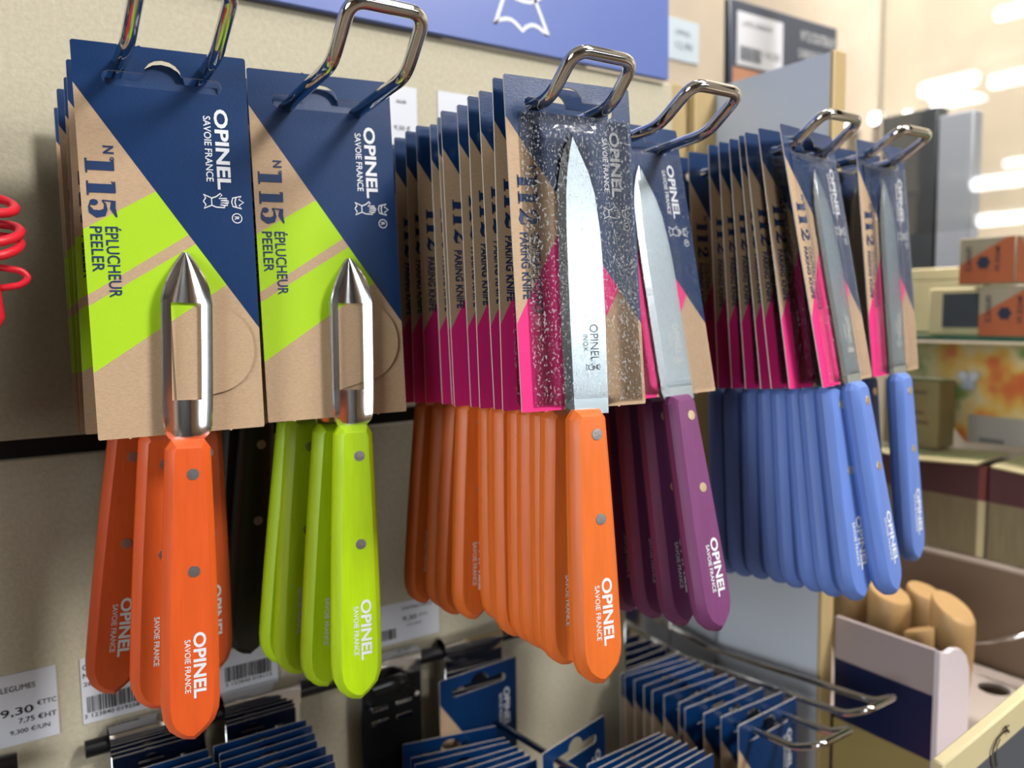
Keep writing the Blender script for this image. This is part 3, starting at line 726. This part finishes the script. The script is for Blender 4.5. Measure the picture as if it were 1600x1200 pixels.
# long row on the right (front one first)
xs = [.3534, .3546, .3507, .3475, .3508, .3520, .3510, .3530, .3545, .3540, .3550]
ys = [-.1154, -.1030, -.0920, -.0810, -.0700, -.0590, -.0480, -.0375, -.0280, -.0195, -.0120]
yw = [3.5, 0, 2.1, -.8, 4.3, -2.4, 0, 1.1, -2, -4, 1]
it = [(x+.0285, y, -.2517-.09*y, a, -1) for x, y, a in zip(xs, ys, yw)]
card_row(make_hanging(.057), 'blue cards in the long lower right row', it,
         ['blue topped card with white lettering, foremost of the long lower row']+['blue topped card of the long lower row, %s from the front' % w for w in
          ('second', 'third', 'fourth', 'fifth', 'sixth', 'seventh', 'eighth', 'ninth')]+['blue topped card of the long lower row, second from the wall', 'blue topped card of the long lower row nearest the wall'])
# middle hook
it = [(.2416, -.0125, -.2165, 3, 0), (.2640, -.0830, -.2360, 17, -2)]+[(.2880+.0002*k, -.0935-.0058*k, -.2436+.0009*k, 5-random.uniform(-2, 2), -2) for k in range(8)]
it = [(.2416, -.0125, -.2165, 3, 0), (.2655, -.0760, -.2370, 14, -2)]+[(.2870+.0003*k, -.0945-.0056*k, -.2436+.0006*k, random.uniform(2, 7), -2) for k in range(8)]
card_row(make_hanging(.056), 'blue cards in the lower middle row', it, ['blue card hanging alone against the wall plate in the middle', 'blue topped card set askew with dark slot, alone on two bare wires'] +
         ['blue card packed in the middle bundle, %s from its back' % w for w in ('first', 'second', 'third', 'fourth', 'fifth', 'sixth', 'seventh')]+['blue card packed in the middle bundle, foremost one'])
it = [(.2165, -.0210, -.2472, -13, -1), (.2155, -.0330, -.2490, -12, -1), (.2130, -.0425, -.2468, -10, -1), (.2130, -.0520, -.2462, -6, -1), (.2130, -.0590, -.2458, -4, -1), (.2125, -.0660, -.2452, -3, -1), (.2125, -.0730, -.2446, -2, -1)]
card_row(make_hanging(.057), 'blue cards in the lower row under the lime peelers', it, labs('blue card under the lime green peelers', 7, 'blue card twisted across its wires, rearmost under the lime peelers'))
it = [(.1075+random.uniform(-.0015, .0020), -.0190-.0072*k, -.2128-.0004*k, random.uniform(-2, 2), -1) for k in range(9)]
card_row(make_hanging(.047), 'dark blue cards right of the orange peeler tip', it, labs('dark blue card in the row right of the orange peeler tip', 9, 'dark blue card nearest the wall, right of the orange peeler tip'))
it = [(.0600+random.uniform(-.0015, .0015), -.0190-.0072*k, -.2132-.0004*k, random.uniform(-2, 2), -1) for k in range(7)]
card_row(make_hanging(.047), 'dark blue cards under the orange peelers', it, labs('dark blue card in the row under the orange peelers', 7, 'dark blue card nearest the wall, under the orange peelers'))

# ------------------------------------------------------------------ red rubber thing at the left edge
rd = empty('red_loop_hanger', (.0, -.09, Z0+.03), label='red rubber hanger of stacked loops cut off by the left edge', cat='hanger')
def loop(cx, cz, rx, ry, tilt, r=.0016):
    return [(cx+rx*math.cos(k*.3927), ry*math.sin(k*.3927), cz+tilt*math.cos(k*.3927)+.0042*math.sin(k*.3927)) for k in range(16)]
for cx, cz, rx, tl in ((.0045, .0085, .0088, -.001), (-.001, .0055, .0085, .001), (.0050, -.0015, .0094, .0012), (.0055, -.0060, .0086, .0015)):
    MB().tube(loop(cx, cz, rx, .012, tl), .0016, 0, 10, True).build('loop', M_RED, rd, 180)
MB().tube([(.0045, 0, -.0125), (.0140, 0, -.0140), (.0160, 0, -.0165), (.0135, 0, -.0190), (.0045, 0, -.0205)], .0012, .002, 10).build('side_loop', M_RED, rd, 180)
MB().tube([(.004, 0, .012), (.0045, 0, -.01), (.0055, 0, -.03), (.0040, 0, -.036)], [.0016, .0022, .0026, .0012], 0, 12).build('stem', M_RED, rd, 180)

# ------------------------------------------------------------------ display case on the right (its faces look towards -x)
M_TAN = mat('tan_case_board', (206, 190, 168), .6, var=.14, scale=22, bump=.2, bscale=60)
bk = MB().box(.95, .97, -1.0, 1.3, Z0-1.4, Z0+1.0).build('wall_far', M_TAN); tag(bk, kind='structure')
cf = empty('display_counter', (.62, 0, Z0-.195), label='brown fronted counter with pale lip under the maroon cartons', cat='counter')
MB().box(.002, .30, -.60, .09, -.62, -.0005).build('front_panel', mat('brown_counter_front', (140, 116, 94), .55, var=.12, scale=12), cf)
bevel_box('lip', -.002, .30, -.60, .09, -.0004, .0028, mat('pale_lip', (190, 172, 158), .5), cf, .0006, 1)
pk = empty('pointed_pen', (.6, -.139, Z0-.243), label='thin silver pen tip poking in at the right edge above the tray', cat='pen')
MB().tube([(0, .012, -.006), (0, .002, -.0012), (0, -.03, .016)], [.0009, .0016, .0020], 0, 10).build('shaft', M_CHROME, pk, 180)
# maroon cartons
M_MAROON = mat('maroon_carton', (92, 52, 54), .5, var=.1, scale=40); M_CART = mat('drab_carton', (140, 124, 92), .6, var=.28, scale=120, stretch=(1, 2.5, .3)); M_CREAM = mat('cream_carton', (226, 208, 160), .6, var=.08, scale=60)
for i, (ya, yb, lab) in enumerate([(-.060, -.022, 'maroon banded carton half hidden behind the blue knives'), (-.118, -.0615, 'maroon banded carton second in the row on the counter'), (-.175, -.1195, 'maroon banded carton at the right edge of the picture')]):
    r = empty('maroon_carton', (.625, (ya+yb)/2, Z0-.1918), label=lab, cat='carton', group='maroon cartons on the counter'); w = (yb-ya)/2-.0006
    MB().box(0, .05, -w, w, .0002, .0440).build('lower_body', M_CART, r)
    MB().box(-.0002, .05, -w, w, .0440, .0700).build('band', M_MAROON, r)
    MB().box(-.0004, .003, -w-.0003, -w+.005, .0440, .0702).build('band_corner', mat('red_brown_corner', (140, 72, 66), .5), r)
    MB().box(-.0004, .003, -w-.0003, -w+.005, .0002, .0440).build('pale_corner', M_CREAM, r)
    bevel_box('flap', -.004, .048, -w-.002, w+.001, .0702, .0722, M_CREAM, r, .0005, 1).rotation_euler = (rad(4*(-1)**i), rad(-3), 0)
# glass shelf with the small boxes
gs = empty('glass_shelf', (.64, -.1, Z0-.0270), label='green edged glass shelf carrying the small orange boxes', cat='shelf')
bevel_box('pane', -.02, .26, -.28, .16, 0, .003, M_SHELFGLASS, gs, .0004, 1)
M_GREYK = mat('greyish_kraft', (164, 152, 128), .65, var=.1, scale=120); M_ORK = mat('burnt_orange_print', (180, 96, 56), .6, var=.08, scale=120); M_DNAVY = mat('dark_navy_print', (34, 44, 62), .5)
def small_box(y_left, y_right, z, h, lab, dep=.032):
    L = y_left-y_right
    r = empty('small_gift_box', (.622, y_left, Z0+z), label=lab, cat='box', group='small orange and kraft boxes on the glass shelf')
    bevel_box('body', 0, dep, -L, 0, 0, h, M_GREYK, r, .0008, 1)
    M = MB(); x = -.0003
    M.add([(x, -.0006, .0008), (x, -L+.0006, .0008), (x, -L+.0006, h-.0008), (x, -L*.86, h-.0008), (x, -.0006, h*.42)], [(0, 1, 2, 3, 4)])
    M.add([(.001, -L-.0003, .001), (dep-.001, -L-.0003, .001), (dep-.001, -L-.0003, h*.3), (.006, -L-.0003, h-.001), (.001, -L-.0003, h-.001)], [(0, 1, 2, 3, 4)])
    M.build('orange_print', M_ORK, r)
    T = MB(); x = -.0006
    cv = lambda a0, b0: (lambda a, b: (x, -(b0+b), h-.003-a0-a))
    text(T, 'FRANCE', h*.52, .0042, lambda a, b: (x, -(.0085-b*1.0)-.001, h*.30+h*.5-a), .01)
    text(T, 'MADE IN', h*.50, .0036, lambda a, b: (x, -(L*.74-b), h*.26+h*.52-a), .01)
    pts = []
    for k in range(12):
        a = k*math.pi/6; q = .0052 if k % 2 == 0 else .0041; pts.append((x, -L*.45+q*math.cos(a), h*.46+q*math.sin(a)))
    T.add(pts, [tuple(range(12))])
    o = T.build('lettering', M_DNAVY, r); return r
small_box(-.0930, -.1330, .0150, .0345, 'orange and kraft box lying on top of the other boxes on the glass shelf')
small_box(-.1085, -.1500, -.0238, .0375, 'orange and kraft box standing on the glass shelf at the right edge')
r = empty('dark_box', (.645, -.070, Z0-.0238), label='dark slate box with cream sides left of the orange boxes', cat='box')
bevel_box('body', 0, .03, -.0400, .0120, 0, .0370, M_CREAM, r, .001, 1)
MB().box(-.0006, 0, -.0398, .0005, .006, .0330).build('slate_panel', mat('slate_panel', (62, 68, 76), .45, var=.15, scale=150), r)
r = empty('white_support', (.700, -.01, Z0-.0238), label='cream stepped stand behind the slate box', cat='stand')
bevel_box('base', 0, .05, -.062, .050, 0, .0450, M_CREAM, r, .001, 1); bevel_box('step', 0, .05, -.052, .012, .0452, .0560, M_CREAM, r, .001, 1)
r = empty('charcoal_sleeve', (.80, .055, Z0+.0300), label='tall charcoal display sleeve standing behind the rightmost knives', cat='sleeve')
bevel_box('sleeve', 0, .02, -.028, .033, 0, .165, mat('charcoal_card', (66, 70, 76), .5, var=.15, scale=60), r, .001, 1)
bevel_box('pale_side', .002, .02, -.062, -.029, 0, .155, mat('grey_lilac_card', (176, 180, 194), .5), r, .001, 1)
MB().box(.0, .10, -.068, .036, -.006, -.0005).build('foot', M_CREAM, r)
# vegetable poster under the glass shelf
def poster_mat():
    mt, nt, b = new_mat('vegetable_photo_print'); tc = N(nt, 'ShaderNodeTexCoord')
    n = N(nt, 'ShaderNodeTexNoise'); n.inputs['Scale'].default_value = 30; n.inputs['Detail'].default_value = 2
    nt.links.new(tc.outputs['Object'], n.inputs['Vector'])
    r = N(nt, 'ShaderNodeValToRGB'); e = r.color_ramp.elements
    e[0].position = .3; e[0].color = lin((150, 170, 90)); e[1].position = .75; e[1].color = lin((232, 84, 50))
    for p_, c_ in ((.4, (252, 226, 170)), (.52, (252, 200, 96)), (.6, (244, 140, 70))): q = e.new(p_); q.color = lin(c_)
    nt.links.new(n.outputs['Fac'], r.inputs[0]); nt.links.new(r.outputs[0], b.inputs['Base Color']); b.inputs['Roughness'].default_value = .4
    return mt
r = empty('vegetable_poster', (.682, -.05, Z0-.117), label='leaning poster with a photo of orange and red vegetables under the glass shelf', cat='poster')
pts = [(.05, .0850), (.05, .0550), (-.001, .0550), (-.001, .0260), (-.022, .003), (-.12, .003), (-.12, .0850)]
Mp = MB(); n = len(pts)
Mp.add([(0, y, z) for y, z in pts]+[(.002, y, z) for y, z in pts], [tuple(range(n)), tuple(range(2*n-1, n-1, -1))]+[(k, (k+1) % n, n+(k+1) % n, n+k) for k in range(n)])
Mp.build('print', poster_mat(), r)
MB().box(-.0008, -.0001, -.12, -.0240, .0035, .0265).build('caption_strip', mat('grey_caption', (186, 176, 162), .5), r)
T = MB(); rg = random.Random(5)
for k in range(14): T.box(-.0011, -.0009, -.034-.0014*k-.0006, -.034-.0014*k, .0045, .0085)
T.build('barcode', M_BLACK, r)
for yy in (-.020, -.0285): MB().tube([(-.004, yy, .0585), (.0, yy, .0585)], .004, 0, 12).build('white_button', M_WHITE, r, 60)
bevel_box('grey_clip', -.003, -.0003, -.0290, -.0180, .0470, .0560, M_GREYBOARD, r, .0006, 1)
r = empty('kraft_leaflet_box', (.650, -.018, Z0-.118), label='plain olive kraft box standing left of the vegetable poster', cat='box')
bevel_box('body', 0, .024, -.0490, .0000, 0, .0560, mat('olive_kraft', (176, 158, 108), .65, var=.1, scale=100), r, .0008, 1)
T = MB()
for zz, a, b_ in ((.045, -.038, -.016), (.028, -.036, -.010), (.020, -.040, -.012)): T.box(-.0006, -.0003, a, b_, zz, zz+.0022)
T.build('printed_lines', mat('brown_ink', (120, 104, 70), .6), r)

# acrylic pane of the case and the lamps it mirrors
XP = .72
pn = empty('acrylic_pane', (XP, 0, Z0+.065), label='clear acrylic pane of the case at the right, mirroring the ceiling lamps', cat='pane')
MB().box(0, .004, -.55, .0365, 0, .36).build('sheet', M_PANE, pn)
bevel_box('edge_strip', -.001, .005, .0368, .0405, .120, .36, mat('pale_acrylic_edge', (236, 218, 192), .4), pn, .0005, 1)
def tube_lamp(a, b, lab, w=.05, mt=None):
    r = empty('ceiling_tube_lamp', (a+b)/2, label=lab, cat='lamp', group='ceiling tube lamps mirrored in the pane')
    d = (b-a)/2
    MB().tube([-d, d], w, 0, 12).build('tube', mt or M_TUBE, r, 60)
    MB().tube([-d*1.02+Vector((0, 0, w*1.6)), d*1.02+Vector((0, 0, w*1.6))], w*.9, 0, 8).build('housing', M_WHITE, r, 60)
for x_, ya, yb, w_, lab in [(-3.09, 1.81, 1.0, .030, 'bright tube mirrored in the top right corner of the pane'), (-4.18, 2.90, 2.47, .042, 'short bright tube mirrored left of the top right one'),
        (-4.41, 2.48, 1.9, .042, 'bright tube mirrored at the right edge below the top right one'), (-9.1, 4.97, 3.4, .075, 'long tube mirrored at the right edge above the orange boxes'),
        (-13.7, 7.2, 5.0, .10, 'lowest tube mirrored just above the orange boxes'), (-7.85, 4.01, 3.2, .035, 'faint thin tube mirrored at the right edge')]:
    tube_lamp(Vector((x_, ya, Z0+1.5)), Vector((x_, yb, Z0+1.5)), lab, w_)
lp = empty('ceiling_light_panel', (-4.55, 2.79, Z0+1.47), label='bright square ceiling panel mirrored in the pane', cat='lamp')
MB().box(-.16, .16, -.12, .12, 0, .02).build('diffuser', M_TUBE, lp); MB().box(-.17, .17, -.13, .13, .021, .06).build('frame', M_WHITE, lp)
for (y_, z_, r_), lab in zip([(.183, .230, .0075), (.218, .225, .0075), (.141, .226, .0055), (.107, .226, .0055), (.151, .222, .0045)], ['second from the left', 'leftmost', 'second from the right', 'rightmost', 'smallest, in the middle']):
    q = empty('spot_reflection_glow', (.9490, y_, Z0+z_), label='glowing disc added for a mirrored ceiling spot, %s of five' % lab, cat='lamp', group='glowing discs added for mirrored ceiling spots')  # glowing discs stand in for ceiling spots reflected in the pane
    MB().tube([(-.010, 0, 0), (-.012, 0, 0)], r_, 0, 14).build('lens', M_SPOT, q, 60); MB().tube([(0, 0, 0), (-.0099, 0, 0)], r_*1.1, 0, 14).build('can', M_WHITE, q, 60)
for i in range(7):  # unseen tube rows added where the knife blades reflect them
    x_ = 1.9+.62*i
    w = ['first', 'second', 'third', 'fourth', 'fifth', 'sixth', 'last'][i]
    tube_lamp(Vector((x_, -5.6, Z0+1.5)), Vector((x_, -9.4, Z0+1.5)), 'long ceiling tube added behind the viewer to light the blades, %s row from the left' % w, .06, M_TUBE2)
# product pack and small price card behind the wall
r = empty('dark_product_pack', (.640, .15, Z0+.150), (0, 0, 0), label='dark product pack with white sticker seen above the grey divider', cat='pack')
bevel_box('pack', 0, .1730, 0, .03, 0, .1560, mat('slate_pack', (62, 72, 90), .45), r, .0012, 1)
MB().box(.010, .0800, -.0008, -.0001, .0930, .1450).build('sticker', M_PAPER, r)
T = MB(); barcode(T, .014, .098, .032, .014, -.0012, 8); text(T, 'LAME CARBONE', .045, .005, conv_right(.018, .132, -.0012)); text(T, '14,50', .025, .008, conv_right(.05, .104, -.0012)); T.build('sticker_lettering', mat('grey_ink', (120, 126, 136), .6), r)
T = MB(); text(T, 'N\u00b012 COUTEAUX', .058, .011, conv_right(.110, .1330, -.0006), .02); text(T, 'CARBONE ET INOX', .062, .009, conv_right(.106, .1150, -.0006), .01); T.build('lettering', mat('silver_ink', (200, 204, 210), .5), r)
MB().box(.078, .110, -.0008, -.0001, .0760, .0860).build('yellow_bar', mat('yellow_green_ink', (190, 190, 110), .5), r)
mk = mat('food_photo_print', (196, 140, 110), .5, var=.35, scale=30)
MB().box(.004, .078, -.0007, -.0001, .040, .0900).build('photo_panel', mk, r)
sb = empty('far_shelf', (.46, .1495, 0), label='tan shelf back seen between the header sign and the grey divider', cat='shelf')
MB().box(0, .175, .003, .012, 0, Z0+.60).build('back_panel', M_TAN, sb); MB().box(0, .40, .0005, .20, Z0+.1380, Z0+.1495).build('board', M_TAN, sb)
r = empty('far_price_card', (.553, .1512, Z0+.2350), label='pale blue price card on the far shelf right of the header sign', cat='label')
MB().box(0, .0450, 0, .0010, 0, .0380).build('card', mat('pale_blue_paper', (206, 220, 230), .6), r)
T = MB(); text(T, 'OPINEL', .02, .004, conv_right(.014, .024, -.0006)); text(T, '12,90', .022, .007, conv_right(.014, .010, -.0006)); T.build('lettering', mat('grey_ink', (130, 140, 150), .6), r)

# ------------------------------------------------------------------ tray with wooden handles
M_LILAC = mat('pale_lilac_plastic', (222, 208, 212), .4); M_TRAYG = mat('grey_beige_panel', (164, 148, 146), .5); M_TRAYN = mat('navy_panel', (20, 28, 62), .35)
tr = empty('handle_tray', (.4685, -.0985, Z0-.29), label='tray with navy banded side panel and rounded white front holding wooden handles', cat='tray')
MB().box(0, .003, -.0690, -.0020, .0545, .0830).build('side_panel', M_TRAYG, tr)
MB().box(0, .003, -.0690, -.0020, .0130, .0544).build('navy_band', M_TRAYN, tr)
MB().box(0, .003, -.0690, -.0020, -.10, .0129).build('lower_panel', mat('olive_kraft_panel', (150, 132, 78), .6), tr)
o = [(0, -.03), (.034, -.03), (.0355, .0), (.0362, .050), (.0350, .0640), (.0310, .0730), (.0240, .0790), (.0160, .0810), (.0090, .0800), (0, .0830)]
fp = plate([(x, z) for x, z in o], [], -.0725, -.0692, 0, 0, 0).build('front_plate', M_LILAC, tr)
hole = [(.098+.010*math.cos(k*.3927), .0) for k in range(16)]
# floor of the tray with round holes, lying level
bmv = MB()
def tray_floor(x0, x1, y0, y1, z, holes):
    P = plate([(x0, y0), (x1, y0), (x1, y1), (x0, y1)], [[(cx+r_*math.cos(k*.5236), cy+r_*math.sin(k*.5236)) for k in range(12)] for cx, cy, r_ in holes], 0, .003, 0, 0, 0)
    P.v = [(x, zz, z-y) for x, y, zz in P.v]; return P
tray_floor(.0035, .149, -.13, .06, .0180, [(.118, -.049, .0105), (.118, -.090, .0105), (.09, .02, .009), (.118, .0, .009)]).build('floor_plate', mat('pale_tray_floor', (186, 170, 160), .5), tr)
MB().box(.0035, .149, -.13, .06, -.06, -.02).build('base', M_DARK, tr)
M_BEECH = mat('raw_beech', (180, 142, 92), .55, var=.12, scale=80, stretch=(3, 3, .3))
def wooden_handle(x, y, ztop, rx, cut, lab, lean=0, sx=1.0):
    zb = Z0-.2718+.0005
    r = empty('wooden_handle', (x, y, zb), (0, 0, rad(lean)), label=lab, cat='handle', group='bare wooden handles in the tray'); h = ztop+Z0-zb
    seg = 20; M = MB(); vs = []
    prof = [(0, .72), (.25, .84), (.55, .95), (.85, 1.0), (.97, .98), (1, .9)]
    for t, k in prof:
        for i in range(seg):
            a = 6.2832*i/seg; px, py = rx*k*sx*math.cos(a), rx*k*math.sin(a)
            vs.append((px, py, h*t+cut*(py/rx)*t*t))
    fs = [(j*seg+i, j*seg+(i+1) % seg, (j+1)*seg+(i+1) % seg, (j+1)*seg+i) for j in range(len(prof)-1) for i in range(seg)]
    fs += [tuple(reversed(range(seg))), tuple((len(prof)-1)*seg+i for i in range(seg))]
    M.add(vs, fs); M.build('body', M_BEECH, r, 45)
wooden_handle(.520, -.151, -.1960, .0135, .008, 'tall bare wooden handle with slanted top at the right of the tray')
wooden_handle(.505, -.138, -.2120, .0100, -.004, 'short bare wooden handle between the taller ones in the tray', sx=.9)
wooden_handle(.512, -.112, -.1960, .0140, .005, 'bare wooden handle with sloping round top in the middle of the tray')
wooden_handle(.545, -.118, -.2000, .0120, .004, 'bare wooden handle standing at the back of the tray')
wooden_handle(.512, -.082, -.1950, .0125, .004, 'bare wooden handle at the left, under the blue knives')
r = empty('cream_scissor_box', (.3454, -.24, Z0-.2029), (0, rad(-8.3), 0), label='cream box with a dark scissor drawing in the lower right corner', cat='box')
bevel_box('body', 0, .11, 0, .006, -.09, 0, mat('cream_box', (214, 200, 156), .6, var=.06, scale=60), r, .001, 1)
MB().box(.022, .109, -.0004, .0002, -.089, -.0150).build('slate_band', mat('slate_print', (86, 90, 96), .5), r)
T = MB(); cv = conv_right(0, 0, -.0009)
T.stroke([(.040, -.022), (.0385, -.0165), (.0400, -.0115), (.0440, -.0085), (.0500, -.0075), (.0545, -.0085)], .0014, cv)
T.stroke([(.0435, -.0225), (.0425, -.0160), (.0440, -.0120), (.0470, -.0095)], .0012, cv)
T.stroke([(.0520, -.0050), (.0535, -.0080), (.0560, -.0105)], .0012, cv); T.stroke([(.0505, -.0060), (.0560, -.0068)], .0009, cv)
T.build('scissor_drawing', mat('dark_brown_ink', (70, 60, 52), .6), r)
